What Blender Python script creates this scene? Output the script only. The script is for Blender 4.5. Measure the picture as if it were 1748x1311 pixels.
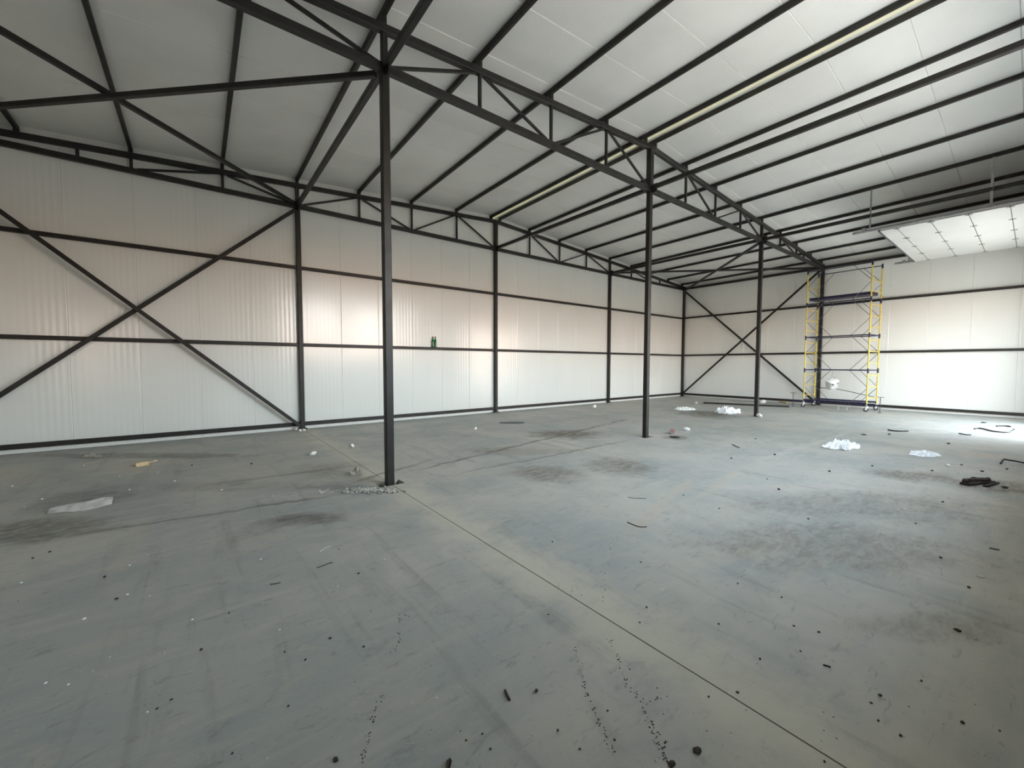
import bpy, bmesh, math, random
from mathutils import Vector, Matrix, noise

# ------------------------------------------------------------------ scene, camera
for o in list(bpy.data.objects):
    bpy.data.objects.remove(o)
SC = bpy.context.scene
COL = SC.collection
W, H = 1748.0, 1311.0
FPX, YAW, PITCH, ROLL = 691.258, 0.6588, -0.04828, 0.00153
CAM = Vector((-8.0473, -11.3045, 1.6446))
cyw, syw, cp, sp = math.cos(YAW), math.sin(YAW), math.cos(PITCH), math.sin(PITCH)
FWD = Vector((syw * cp, cyw * cp, sp))
_r = Vector((cyw, -syw, 0))
_u = _r.cross(FWD)
RGT = math.cos(ROLL) * _r + math.sin(ROLL) * _u
UPV = -math.sin(ROLL) * _r + math.cos(ROLL) * _u
cd = bpy.data.cameras.new('camera')
cd.sensor_fit = 'HORIZONTAL'
cd.sensor_width = 36
cd.lens = FPX / W * 36
cd.clip_start = 0.02
cd.clip_end = 500
cam = bpy.data.objects.new('camera', cd)
COL.objects.link(cam)
m = Matrix((RGT, UPV, -FWD)).transposed().to_4x4()
m.translation = CAM
cam.matrix_world = m
SC.camera = cam
SC.view_settings.view_transform = 'Standard'
SC.view_settings.look = 'None'
SC.view_settings.gamma = 1
SC.view_settings.use_curve_mapping = False
SC.view_settings.exposure = 2.23
SC.cycles.max_bounces = 10
SC.cycles.diffuse_bounces = 8
SC.cycles.glossy_bounces = 4
SC.cycles.sample_clamp_indirect = 8
SC.cycles.caustics_reflective = False


def ray(u, v):
    return FWD + (u - W / 2) / FPX * RGT + (H / 2 - v) / FPX * UPV


def fl(u, v, z=0.0):
    d = ray(u, v)
    return CAM + d * ((z - CAM.z) / d.z)


# ------------------------------------------------------------------ world: late-day sky
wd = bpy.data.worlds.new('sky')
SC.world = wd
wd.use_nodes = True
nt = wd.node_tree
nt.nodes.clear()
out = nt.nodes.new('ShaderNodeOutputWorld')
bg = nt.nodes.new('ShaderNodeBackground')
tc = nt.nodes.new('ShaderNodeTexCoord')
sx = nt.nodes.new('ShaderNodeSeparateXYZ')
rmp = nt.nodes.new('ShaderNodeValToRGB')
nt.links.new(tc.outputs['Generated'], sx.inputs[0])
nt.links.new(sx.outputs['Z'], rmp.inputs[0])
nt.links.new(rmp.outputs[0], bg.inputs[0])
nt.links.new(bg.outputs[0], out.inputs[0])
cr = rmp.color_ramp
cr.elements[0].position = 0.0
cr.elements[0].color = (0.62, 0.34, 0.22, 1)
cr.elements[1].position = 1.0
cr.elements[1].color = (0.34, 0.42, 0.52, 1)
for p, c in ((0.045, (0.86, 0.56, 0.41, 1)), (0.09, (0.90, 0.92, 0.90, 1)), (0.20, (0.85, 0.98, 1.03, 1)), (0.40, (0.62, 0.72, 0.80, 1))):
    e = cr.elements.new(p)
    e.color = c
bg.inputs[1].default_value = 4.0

# low sun shining along the front of the hall: it lights the yard and the roof, not the inside
sd = bpy.data.lights.new('sun', 'SUN')
sd.energy = 9.0
sd.color = (1.0, 0.90, 0.78)
sd.angle = math.radians(0.6)
sun = bpy.data.objects.new('sun', sd)
sun.rotation_euler = Vector((-0.80, -0.06, -0.58)).to_track_quat('-Z', 'Y').to_euler()
COL.objects.link(sun)

# openings in the front gable (behind the photographer): gateway, unglazed window, small opening added to brighten the left end: x0, x1, bottom, top
GATES = [(6.25, 10.1, 0.0, 4.1), (-4.3, 2.0, 2.2, 5.0), (-11.7, -11.0, 1.2, 3.4)]
for gx0, gx1, gz0, gz in GATES:                    # light portals: guide the sky's sampling through the open gateways
    ld = bpy.data.lights.new('gateway_portal', 'AREA')
    ld.shape = 'RECTANGLE'
    ld.size, ld.size_y = gx1 - gx0, gz - gz0
    ld.cycles.is_portal = True
    lo = bpy.data.objects.new('gateway_portal', ld)
    lo.location = ((gx0 + gx1) / 2, -11.97, (gz + gz0) / 2)
    lo.rotation_euler = (math.radians(90), 0, 0)
    COL.objects.link(lo)


# ------------------------------------------------------------------ helpers
def s2l(c):
    return tuple(((x / 255) / 12.92 if x / 255 <= 0.04045 else ((x / 255 + 0.055) / 1.055) ** 2.4) for x in c) + (1,)


class NT:
    """tiny node-tree writer"""
    def __init__(self, name):
        self.m = bpy.data.materials.new(name)
        self.m.use_nodes = True
        self.t = self.m.node_tree
        self.b = self.t.nodes['Principled BSDF']

    def n(self, kind, **kw):
        x = self.t.nodes.new(kind)
        for k, v in kw.items():
            setattr(x, k, v)
        return x

    def set(self, sock, v):
        if isinstance(v, bpy.types.NodeSocket):
            self.t.links.new(v, sock)
        else:
            sock.default_value = v

    def math(self, op, a, b=None, c=None, clamp=False):
        x = self.n('ShaderNodeMath', operation=op, use_clamp=clamp)
        for i, v in enumerate((a, b, c)):
            if v is not None:
                self.set(x.inputs[i], v)
        return x.outputs[0]

    def noise(self, vec, scale, detail=3, rough=0.5, dist=0.0):
        x = self.n('ShaderNodeTexNoise')
        self.set(x.inputs['Vector'], vec)
        x.inputs['Scale'].default_value = scale
        x.inputs['Detail'].default_value = detail
        x.inputs['Roughness'].default_value = rough
        x.inputs['Distortion'].default_value = dist
        return x.outputs['Fac']

    def mapping(self, vec, loc=(0, 0, 0), rot=(0, 0, 0), scale=(1, 1, 1), kind='POINT'):
        x = self.n('ShaderNodeMapping', vector_type=kind)
        self.set(x.inputs['Vector'], vec)
        x.inputs['Location'].default_value = loc
        x.inputs['Rotation'].default_value = rot
        x.inputs['Scale'].default_value = scale
        return x.outputs[0]

    def step(self, v, a, b):
        x = self.n('ShaderNodeMapRange', interpolation_type='SMOOTHSTEP')
        self.set(x.inputs['Value'], v)
        x.inputs['From Min'].default_value = a
        x.inputs['From Max'].default_value = b
        return x.outputs[0]

    def mix(self, f, a, b, blend='MIX'):
        x = self.n('ShaderNodeMix', data_type='RGBA', blend_type=blend)
        self.set(x.inputs[0], f)
        self.set(x.inputs[6], a)
        self.set(x.inputs[7], b)
        return x.outputs[2]

    def pos(self):
        return self.n('ShaderNodeNewGeometry').outputs['Position']

    def objco(self):
        return self.n('ShaderNodeTexCoord').outputs['Object']

    def bump(self, h, strength=0.3, dist=0.01):
        x = self.n('ShaderNodeBump')
        x.inputs['Strength'].default_value = strength
        x.inputs['Distance'].default_value = dist
        self.set(x.inputs['Height'], h)
        self.t.links.new(x.outputs[0], self.b.inputs['Normal'])


def mat(name, col, rough=0.5, metal=0.0, var=0.12, scale=8.0, col2=None, spec=0.5, trans=0.0, bump=0.0, ior=1.45):
    t = NT(name)
    p = t.objco()
    f = t.noise(p, scale, 4, 0.6)
    c2 = col2 if col2 else tuple(x * (1 - var) for x in col[:3]) + (1,)
    t.set(t.b.inputs['Base Color'], t.mix(t.step(f, 0.35, 0.68), col, c2))
    t.b.inputs['Metallic'].default_value = metal
    r = t.math('MULTIPLY_ADD', f, 0.2, rough - 0.1)
    t.set(t.b.inputs['Roughness'], r)
    t.b.inputs['Specular IOR Level'].default_value = spec
    t.b.inputs['Transmission Weight'].default_value = trans
    t.b.inputs['IOR'].default_value = ior
    if bump:
        t.bump(t.noise(p, scale * 3, 4, 0.6), bump, 0.01)
    return t.m


M = {}
M['steel'] = mat('dark primed steel', (0.019, 0.017, 0.015, 1), 0.5, 0.0, 0, 5, (0.013, 0.011, 0.009, 1))
M['yellow'] = mat('yellow paint', (0.74, 0.57, 0.11, 1), 0.45, 0, 0.2, 12)
M['navy'] = mat('navy paint', (0.022, 0.020, 0.055, 1), 0.45, 0, 0.3, 12)
M['zinc'] = mat('zinc plated steel', (0.42, 0.42, 0.43, 1), 0.4, 0.7, 0.25, 14)
M['tubegrey'] = mat('grey brace tube', (0.20, 0.19, 0.20, 1), 0.45, 0.5, 0.2, 14)
M['rubber'] = mat('grey rubber', (0.10, 0.10, 0.11, 1), 0.6, 0, 0.3, 10)
M['white_pl'] = mat('white plastic', (0.80, 0.80, 0.79, 1), 0.35, 0, 0.06, 10)
M['film'] = mat('white plastic film', (0.90, 0.91, 0.92, 1), 0.2, 0, 0.06, 20)
M['sack'] = mat('dusty white sack', (0.62, 0.60, 0.57, 1), 0.6, 0, 0, 9, (0.40, 0.38, 0.35, 1), bump=0.2)
M['tanfilm'] = mat('dirty clear film', (0.50, 0.47, 0.40, 1), 0.35, 0, 0.3, 16, trans=0.2)
M['foam'] = mat('white foam', (0.85, 0.85, 0.82, 1), 0.8, 0, 0.08, 30)
M['wood'] = mat('fresh pale wood', (0.72, 0.56, 0.35, 1), 0.65, 0, 0, 25, (0.60, 0.42, 0.23, 1))
M['oldwood'] = mat('weathered dark board', (0.045, 0.030, 0.022, 1), 0.8, 0, 0, 20, (0.018, 0.013, 0.011, 1), bump=0.4)
M['black'] = mat('black rubber strip', (0.012, 0.011, 0.012, 1), 0.5, 0, 0.3, 10)
M['soil'] = mat('dark dried mud', (0.060, 0.048, 0.036, 1), 0.95, 0, 0, 30, (0.030, 0.024, 0.018, 1))
M['scrap'] = mat('dark scrap', (0.035, 0.033, 0.030, 1), 0.7, 0, 0.4, 20)
M['stone'] = mat('pale gravel', (0.62, 0.60, 0.54, 1), 0.85, 0, 0, 25, (0.22, 0.21, 0.19, 1))
M['glass'] = mat('green bottle glass', (0.02, 0.28, 0.07, 1), 0.12, 0, 0.2, 10, trans=0.6)
M['amber'] = mat('brown neck foil', (0.16, 0.07, 0.03, 1), 0.35, 0, 0.3, 10)
M['red'] = mat('red printed tin', (0.50, 0.03, 0.04, 1), 0.35, 0, 0.2, 10)
M['cord'] = mat('grey cord', (0.25, 0.24, 0.22, 1), 0.8)
M['ink'] = mat('dark print', (0.02, 0.02, 0.02, 1), 0.5)
M['greyink'] = mat('grey print', (0.22, 0.23, 0.22, 1), 0.5)
M['hole'] = mat('damp earth', (0.02, 0.017, 0.014, 1), 0.95, 0, 0.3, 20)


def panel_mat(name, col, dirt, rough, spec=0.5):
    t = NT(name)
    p = t.pos()
    f = t.noise(t.mapping(p, scale=(1, 1, 0.35)), 1.1, 2, 0.5)
    fine = t.noise(p, 90, 2, 0.6)
    k = t.math('MULTIPLY_ADD', fine, 0.5, t.math('MULTIPLY', f, 0.5))
    t.set(t.b.inputs['Base Color'], t.mix(t.step(k, 0.3, 0.75), col, dirt))
    t.set(t.b.inputs['Roughness'], t.math('MULTIPLY_ADD', f, 0.15, rough - 0.07))
    t.b.inputs['Specular IOR Level'].default_value = spec
    return t.m


M['wall'] = panel_mat('white enamel wall sheet', (0.79, 0.795, 0.765, 1), (0.75, 0.75, 0.72, 1), 0.21, 0.62)
M['roof'] = panel_mat('white enamel roof sheet', (0.78, 0.785, 0.77, 1), (0.68, 0.68, 0.665, 1), 0.4)
M['door'] = panel_mat('pale grey door section', (0.64, 0.65, 0.64, 1), (0.58, 0.585, 0.58, 1), 0.4)
M['core'] = mat('panel core', (0.30, 0.30, 0.29, 1), 0.8)

# ridge strip: pale cream foam that lets daylight through
t = NT('cream ridge foam')
t.set(t.b.inputs['Base Color'], t.mix(t.noise(t.pos(), 5, 3), (0.74, 0.71, 0.62, 1), (0.60, 0.57, 0.48, 1)))
tl = t.n('ShaderNodeBsdfTranslucent')
tl.inputs[0].default_value = (0.78, 0.73, 0.56, 1)
mx = t.n('ShaderNodeMixShader')
mx.inputs[0].default_value = 0.20
t.t.links.new(t.b.outputs[0], mx.inputs[1])
t.t.links.new(tl.outputs[0], mx.inputs[2])
t.t.links.new(mx.outputs[0], t.t.nodes['Material Output'].inputs[0])
M['ridge'] = t.m

# outside yard
t = NT('dry yard')
p = t.pos()
t.set(t.b.inputs['Base Color'], t.mix(t.noise(p, 0.6, 5, 0.6), (0.20, 0.18, 0.155, 1), (0.13, 0.115, 0.10, 1)))
t.b.inputs['Roughness'].default_value = 0.95
M['yard'] = t.m
M['bounce_slab'] = mat('pale bounce slab', (0.55, 0.54, 0.51, 1), 0.9, 0, 0.15, 2)  # kept pale to throw sunlight indoors


# ---- concrete floor
def floor_mat():
    t = NT('power-floated concrete')
    p = t.pos()
    flat = t.mapping(p, scale=(1, 1, 0))
    n1 = t.noise(flat, 0.55, 5, 0.6, 0.6)
    n2 = t.noise(t.mapping(flat, loc=(7, 3, 0)), 1.7, 5, 0.62, 0.8)
    c = t.mix(t.step(n1, 0.36, 0.64), (0.338, 0.352, 0.335, 1), (0.448, 0.432, 0.386, 1))
    c = t.mix(t.math('MULTIPLY', t.step(n2, 0.45, 0.75), 0.55), c, (0.283, 0.306, 0.304, 1))
    # sweeping / trowel streaks in two directions
    s1 = t.noise(t.mapping(flat, rot=(0, 0, math.radians(-32)), scale=(0.35, 4.2, 1)), 1.0, 5, 0.65, 0.5)
    s2 = t.noise(t.mapping(flat, rot=(0, 0, math.radians(20)), scale=(5.0, 0.45, 1)), 1.0, 5, 0.65, 0.4)
    c = t.mix(t.math('MULTIPLY', t.step(s1, 0.48, 0.72), 0.60), c, (0.455, 0.442, 0.393, 1))
    c = t.mix(t.math('MULTIPLY', t.step(s2, 0.52, 0.74), 0.38), c, (0.163, 0.156, 0.138, 1))
    # drifts of tan dust and darker scuffs
    n3 = t.noise(t.mapping(flat, loc=(31, 12, 0), rot=(0, 0, 0.5), scale=(1, 1.9, 1)), 2.3, 6, 0.68, 1.2)
    n4 = t.noise(t.mapping(flat, loc=(3, 45, 0), rot=(0, 0, -0.7), scale=(1, 2.6, 1)), 5.5, 6, 0.7, 0.9)
    c = t.mix(t.math('MULTIPLY', t.step(n3, 0.50, 0.66), 0.50), c, (0.43, 0.405, 0.345, 1))
    c = t.mix(t.math('MULTIPLY', t.step(n4, 0.55, 0.70), 0.40), c, (0.165, 0.160, 0.145, 1))
    c = t.mix(t.math('MULTIPLY', t.step(n4, 0.44, 0.30), 0.35), c, (0.42, 0.41, 0.365, 1))
    wob = t.noise(flat, 2.6, 5, 0.65)
    sxyz = t.n('ShaderNodeSeparateXYZ')
    t.set(sxyz.inputs[0], flat)
    X, Y = sxyz.outputs[0], sxyz.outputs[1]
    # pale dust lying along the saw cut
    d = t.math('ABSOLUTE', t.math('ADD', X, 5.98))
    d = t.math('ADD', d, t.math('MULTIPLY_ADD', wob, 1.1, -0.55))
    c = t.mix(t.math('MULTIPLY', t.step(d, 0.42, -0.02), 0.80), c, (0.531, 0.504, 0.414, 1))

    def stain(u, v, du, dv, strength, col, soft=0.6):
        nonlocal c
        a = fl(u, v)
        ax = fl(u + du, v) - a
        L = max(ax.length, 0.05)
        ang = math.atan2(ax.y, ax.x)
        b = fl(u, v + dv) - fl(u, v - dv)
        wy = max(abs(-math.sin(ang) * b.x + math.cos(ang) * b.y) / 2, 0.08)
        q = t.mapping(flat, loc=(a.x, a.y, 0), rot=(0, 0, ang), scale=(L, wy, 1), kind='TEXTURE')
        ln = t.n('ShaderNodeVectorMath', operation='LENGTH')
        t.set(ln.inputs[0], q)
        dd = t.math('ADD', ln.outputs['Value'], t.math('MULTIPLY_ADD', wob, 1.5, -0.75))
        k = t.math('MULTIPLY', t.step(dd, 1.0 + soft * 0.5, 1.0 - soft), t.math('MULTIPLY_ADD', t.step(n4, 0.36, 0.62), 0.7, 0.45))
        c = t.mix(t.math('MULTIPLY', k, strength), c, col)

    dk, br, tan = (0.094, 0.085, 0.068, 1), (0.125, 0.098, 0.070, 1), (0.455, 0.400, 0.317, 1)
    stain(60, 905, 130, 28, 0.65, dk)
    stain(150, 850, 70, 22, 0.55, dk)
    stain(525, 886, 70, 12, 0.75, dk)
    stain(440, 905, 40, 25, 0.30, br)
    stain(965, 741, 65, 8, 0.9, br)
    stain(930, 808, 70, 14, 0.62, br)
    stain(1060, 795, 60, 16, 0.6, br)
    stain(880, 770, 110, 7, 0.45, br)
    stain(1205, 707, 45, 7, 0.85, dk)
    stain(1156, 747, 22, 4, 0.70, dk)
    stain(1560, 812, 70, 11, 0.65, br)
    stain(1700, 830, 70, 13, 0.75, br)
    stain(1420, 930, 240, 45, 0.40, br)
    stain(1600, 1070, 130, 28, 0.40, br)
    stain(1480, 862, 240, 28, 0.38, br)
    stain(250, 778, 190, 5, 0.55, dk, 0.3)
    stain(565, 800, 60, 14, 0.35, dk)
    stain(600, 832, 90, 5, 0.45, dk)
    stain(400, 830, 200, 10, 0.25, br)
    stain(1690, 778, 60, 5, 0.50, (0.497, 0.373, 0.276, 1))
    stain(910, 770, 60, 6, 0.3, tan)

    def track(p0, p1, width, strength, col):
        """tyre track between two floor points seen in the photograph"""
        nonlocal c
        a, b = fl(*p0), fl(*p1)
        ang = math.atan2(b.y - a.y, b.x - a.x)
        L = (b - a).length
        q = t.mapping(flat, loc=((a.x + b.x) / 2, (a.y + b.y) / 2, 0), rot=(0, 0, ang), kind='TEXTURE')
        s = t.n('ShaderNodeSeparateXYZ')
        t.set(s.inputs[0], q)
        lo = t.math('MULTIPLY_ADD', wob, 0.30, -0.15)
        yy = t.math('ABSOLUTE', t.math('ADD', s.outputs[1], lo))
        fy = t.step(yy, width, width * 0.3)
        fx = t.step(t.math('ABSOLUTE', s.outputs[0]), L / 2, L / 2 - min(1.2, L * 0.3))
        g = t.math('MULTIPLY', t.math('MULTIPLY', fx, fy), t.step(s1, 0.25, 0.6))
        c = t.mix(t.math('MULTIPLY', g, strength), c, col)

    track((672, 812), (1085, 712), 0.07, 0.8, br)
    track((680, 828), (1110, 745), 0.06, 0.6, br)
    track((300, 835), (645, 790), 0.10, 0.5, dk)
    track((20, 930), (640, 835), 0.05, 0.7, dk)
    track((560, 835), (760, 778), 0.06, 0.6, br)
    track((1020, 960), (1200, 800), 0.10, 0.45, tan)
    track((1130, 900), (1290, 780), 0.09, 0.45, tan)
    track((160, 1060), (260, 860), 0.09, 0.35, tan)
    track((60, 1150), (400, 990), 0.10, 0.30, tan)
    track((1000, 1180), (1080, 1311), 0.05, 0.16, br)
    track((1280, 790), (1460, 735), 0.10, 0.4, (0.552, 0.552, 0.524, 1))
    # speckle of dust and grit
    g = t.noise(flat, 26, 3, 0.7)
    g2 = t.noise(flat, 120, 2, 0.7)
    c = t.mix(t.math('MULTIPLY', t.step(g, 0.62, 0.74), 0.35), c, (0.125, 0.119, 0.100, 1))
    c = t.mix(t.math('MULTIPLY', t.step(g2, 0.55, 0.85), 0.30), c, (0.497, 0.483, 0.428, 1))
    t.set(t.b.inputs['Base Color'], c)
    t.set(t.b.inputs['Roughness'], t.math('MULTIPLY_ADD', n2, 0.35, 0.42))
    t.b.inputs['Specular IOR Level'].default_value = 0.35
    t.bump(t.math('ADD', t.math('MULTIPLY', g, 0.5), t.math('MULTIPLY', s1, 0.8)), 0.25, 0.008)
    return t.m


M['floor'] = floor_mat()


# ---- mesh helpers (each returns / fills a bmesh; obj() links it as one mesh object)
def frame(p, q, up=(0, 0, 1)):
    d = (q - p).normalized()
    up = Vector(up)
    if abs(d.dot(up)) > 0.98:
        up = Vector((1, 0, 0)) if abs(d.x) < 0.9 else Vector((0, 1, 0))
    s = d.cross(up).normalized()
    return d, s, s.cross(d).normalized()


def prism(bm, p, q, prof, up=(0, 0, 1)):
    """extrude a 2-D profile from p to q"""
    p, q = Vector(p), Vector(q)
    d, s, u = frame(p, q, up)
    a = [bm.verts.new(p + s * x + u * y) for x, y in prof]
    b = [bm.verts.new(q + s * x + u * y) for x, y in prof]
    n = len(prof)
    for i in range(n):
        bm.faces.new((a[i], a[(i + 1) % n], b[(i + 1) % n], b[i]))
    bm.faces.new(a[::-1])
    bm.faces.new(b)


def box_prof(w, h, c=None):
    c = min(w, h) * 0.12 if c is None else c
    x, y = w / 2, h / 2
    return [(-x + c, -y), (x - c, -y), (x, -y + c), (x, y - c), (x - c, y), (-x + c, y), (-x, y - c), (-x, -y + c)]


def circ(r, n=8):
    return [(r * math.cos(2 * math.pi * i / n), r * math.sin(2 * math.pi * i / n)) for i in range(n)]


def beam(bm, p, q, w, h=None, up=(0, 0, 1), c=None):
    prism(bm, p, q, box_prof(w, h or w, c), up)


def bx(bm, lo, hi, c=0.0):
    lo, hi = Vector(lo), Vector(hi)
    mid = (lo + hi) / 2
    prism(bm, (mid.x, mid.y, lo.z), (mid.x, mid.y, hi.z), box_prof(hi.y - lo.y, hi.x - lo.x, max(c, 1e-4)), (1, 0, 0)) if c else _plain(bm, lo, hi)


def _plain(bm, lo, hi):
    v = [bm.verts.new((x, y, z)) for z in (lo.z, hi.z) for y in (lo.y, hi.y) for x in (lo.x, hi.x)]
    for f in ((0, 2, 3, 1), (4, 5, 7, 6), (0, 1, 5, 4), (2, 6, 7, 3), (0, 4, 6, 2), (1, 3, 7, 5)):
        bm.faces.new([v[i] for i in f])


def tube(bm, pts, r, n=8):
    pts = [Vector(p) for p in pts]
    rings = []
    s_prev = None
    for i, p in enumerate(pts):
        d = (pts[min(i + 1, len(pts) - 1)] - pts[max(i - 1, 0)]).normalized()
        if s_prev is None:
            _, s, u = frame(p, p + d)
        else:
            s = (s_prev - d * s_prev.dot(d)).normalized()
            u = d.cross(s) * -1
        s_prev = s
        u = s.cross(d)
        rings.append([bm.verts.new(p + s * x + u * y) for x, y in circ(r, n)])
    for a, b in zip(rings, rings[1:]):
        for i in range(n):
            bm.faces.new((a[i], a[(i + 1) % n], b[(i + 1) % n], b[i]))
    bm.faces.new(rings[0][::-1])
    bm.faces.new(rings[-1])


def lathe(bm, prof, n=16, off=(0, 0, 0)):
    rings = []
    for r, z in prof:
        rings.append([bm.verts.new((off[0] + r * math.cos(2 * math.pi * i / n), off[1] + r * math.sin(2 * math.pi * i / n), off[2] + z)) for i in range(n)])
    for a, b in zip(rings, rings[1:]):
        for i in range(n):
            bm.faces.new((a[i], a[(i + 1) % n], b[(i + 1) % n], b[i]))
    bm.faces.new(rings[0][::-1])
    bm.faces.new(rings[-1])


def lump(bm, rnd, size, flat=0.6, at=(0, 0, 0), sub=1):
    """a broken crumb: jittered icosphere sitting on z = at.z"""
    r = bmesh.ops.create_icosphere(bm, subdivisions=sub, radius=1.0)
    a = rnd.random() * 6.28
    ex = rnd.uniform(0.75, 1.35)
    lo = 9
    for v in r['verts']:
        k = rnd.uniform(0.75, 1.2)
        x, y, z = v.co * k
        x, y = x * ex, y / ex
        v.co = Vector((x * math.cos(a) - y * math.sin(a), x * math.sin(a) + y * math.cos(a), z * flat)) * size
        lo = min(lo, v.co.z)
    for v in r['verts']:
        v.co += Vector(at) - Vector((0, 0, lo + size * 0.08))


def me_of(bm, name, smooth=False, ang=0.6):
    bmesh.ops.recalc_face_normals(bm, faces=bm.faces[:])
    me = bpy.data.meshes.new(name)
    bm.to_mesh(me)
    bm.free()
    if smooth:
        me.shade_smooth()
        me.set_sharp_from_angle(angle=ang)
    return me


def obj(name, bm, material, parent=None, smooth=False, loc=None, ang=0.6):
    me = bm if isinstance(bm, bpy.types.Mesh) else me_of(bm, name, smooth, ang)
    if not me.materials:
        me.materials.append(material)
    o = bpy.data.objects.new(name, me)
    COL.objects.link(o)
    if parent:
        o.parent = parent
    if loc is not None:
        o.location = loc
    return o


def tag(o, label, cat, group=None, kind=None):
    o['label'] = label
    o['category'] = cat
    if group:
        o['group'] = group
    if kind:
        o['kind'] = kind
    return o


def thing(name, label, cat, loc=(0, 0, 0), rz=0.0, group=None):
    o = bpy.data.objects.new(name, None)
    o.empty_display_size = 0.1
    COL.objects.link(o)
    o.location = loc
    o.rotation_euler = (0, 0, rz)
    return tag(o, label, cat, group)


def struct(name, label, cat):
    o = bpy.data.objects.new(name, None)
    o.empty_display_size = 0.1
    COL.objects.link(o)
    tag(o, label, cat)
    o['kind'] = 'structure'
    return o


# ------------------------------------------------------------------ dimensions
YM = -5.9                    # middle truss
YF = -11.8                   # front gable
ZB = 5.53                    # bottom-chord centre line


CLEAT = 0.05                 # packers that carry the purlins on the top chord
TILT = 0.0105                # the roof rises slightly towards the front gable


def zt(x):                   # top-chord centre line
    return 6.44 - 0.068 * abs(x)


def zr(x):                   # underside of roof panels
    return zt(x) + 0.05 + CLEAT + 0.085


# ------------------------------------------------------------------ floor
floor = struct('floor', 'grey power-floated concrete floor with dirt, dust and a saw-cut joint', 'floor')
xs = [-12.16, -6.0, 0.0, 6.0, 12.12]
ys = [YF - 0.12, YM, 0.12]
PITX, PITY = 0.17, 0.11
for i in range(4):
    for j in range(2):
        gx0 = 0.0045 if abs(xs[i] + 6) < 0.1 else 0.0012
        gx1 = 0.0045 if abs(xs[i + 1] + 6) < 0.1 else 0.0012
        x0, x1, y0, y1 = xs[i] + gx0, xs[i + 1] - gx1, ys[j] + 0.0015, ys[j + 1] - 0.0015
        poly = []
        for (cx, cy, sx_, sy_) in ((x0, y0, 1, 1), (x1, y0, -1, 1), (x1, y1, -1, -1), (x0, y1, 1, -1)):
            pit = abs(cy - YM) < 0.05 and min(abs(cx + 6), abs(cx)) < 0.05
            if pit:
                if sx_ * sy_ > 0:
                    poly += [(cx, cy + sy_ * PITY), (cx + sx_ * PITX, cy + sy_ * PITY), (cx + sx_ * PITX, cy)]
                else:
                    poly += [(cx + sx_ * PITX, cy), (cx + sx_ * PITX, cy + sy_ * PITY), (cx, cy + sy_ * PITY)]
            else:
                poly.append((cx, cy))
        bm = bmesh.new()
        a = [bm.verts.new((x, y, 0)) for x, y in poly]
        b = [bm.verts.new((x, y, -0.14)) for x, y in poly]
        n = len(poly)
        bm.faces.new(a)
        bm.faces.new(b[::-1])
        for k in range(n):
            bm.faces.new((a[k], b[k], b[(k + 1) % n], a[(k + 1) % n]))
        obj('slab', bm, M['floor'], floor)
bm = bmesh.new()
bx(bm, (-6.0044, YF - 0.1, -0.13), (-5.9956, YM - PITY, -0.004))
bx(bm, (-6.0044, YM + PITY, -0.13), (-5.9956, 0.05, -0.004))
obj('joint_filler', bm, M['hole'], floor)
bm = bmesh.new()
bx(bm, (-12.3, YF - 0.12, -0.4), (12.3, 0.2, -0.141))
obj('subsoil', bm, M['hole'], floor)
bm = bmesh.new()
bx(bm, (-150, -300, -0.6), (170, YF - 6.2, -0.06))
g = obj('yard_ground', bm, M['yard'])
tag(g, 'bare dry yard outside the open gateway', 'ground')
g['kind'] = 'structure'
bm = bmesh.new()
bx(bm, (-14, YF - 6.2, -0.6), (16, YF - 0.121, -0.05))  # unseen slab added to bounce daylight up to the ceiling
g = obj('bounce_slab', bm, M['bounce_slab'])
tag(g, 'pale bounce slab added outside the gateway to brighten the ceiling', 'ground')
g['kind'] = 'structure'


# ------------------------------------------------------------------ wall and roof sheets
def sheet(length0, length1, wide=1.0, ribs=10, depth=0.0013, thick=0.08):
    """vertical sheet, x 0..wide, front face at y=0 (faces -y), top follows length0->length1; V-edges at the joints"""
    bm = bmesh.new()
    g = 0.0005
    cols = [(g, 0.005), (g + 0.009, 0.0)]
    n = ribs * 4
    for k in range(1, n):
        x = g + 0.009 + (wide - 2 * g - 0.018) * k / n
        cols.append((x, depth * (1 - math.cos(2 * math.pi * k / 4)) * (0.6 + 0.4 * math.sin(k * 1.7))))
    cols += [(wide - g - 0.009, 0.0), (wide - g, 0.005)]
    bot, top = [], []
    for x, y in cols:
        z = length0 + (length1 - length0) * x / wide
        bot.append(bm.verts.new((x, y, 0)))
        top.append(bm.verts.new((x, y, z)))
    for k in range(len(cols) - 1):
        bm.faces.new((bot[k], bot[k + 1], top[k + 1], top[k]))
    bb = [bm.verts.new((x, thick, 0)) for x in (0, wide)]
    tb = [bm.verts.new((x, thick, z)) for x, z in ((0, length0), (wide, length1))]
    bm.faces.new((bb[1], bb[0], tb[0], tb[1]))
    bm.faces.new((bb[0], bot[0], top[0], tb[0]))
    bm.faces.new((bot[-1], bb[1], tb[1], top[-1]))
    bm.faces.new([bb[0], bb[1]] + bot[::-1])
    bm.faces.new(top + [tb[1], tb[0]])
    return me_of(bm, 'wall_panel', True, 0.35)


wall_back = struct('wall_back', 'white ribbed sandwich-panel gable wall behind the black steel girts', 'wall')
PY = 0.068
for k in range(-12, 12):
    x0 = k
    w = 1.0
    me = sheet(zr(x0) + 0.012, zr(x0 + 1) + 0.012, 1.0)
    obj('wall_panel', me, M['wall'], wall_back, loc=(x0, PY, 0))
# corner cover pieces of the gable wall
for xx in (-12.16, 12.0):
    bm = bmesh.new()
    bx(bm, (xx, PY + 0.001, 0), (xx + 0.16, PY + 0.08, zr(12.1)))
    obj('corner_flashing', bm, M['wall'], wall_back)

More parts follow.
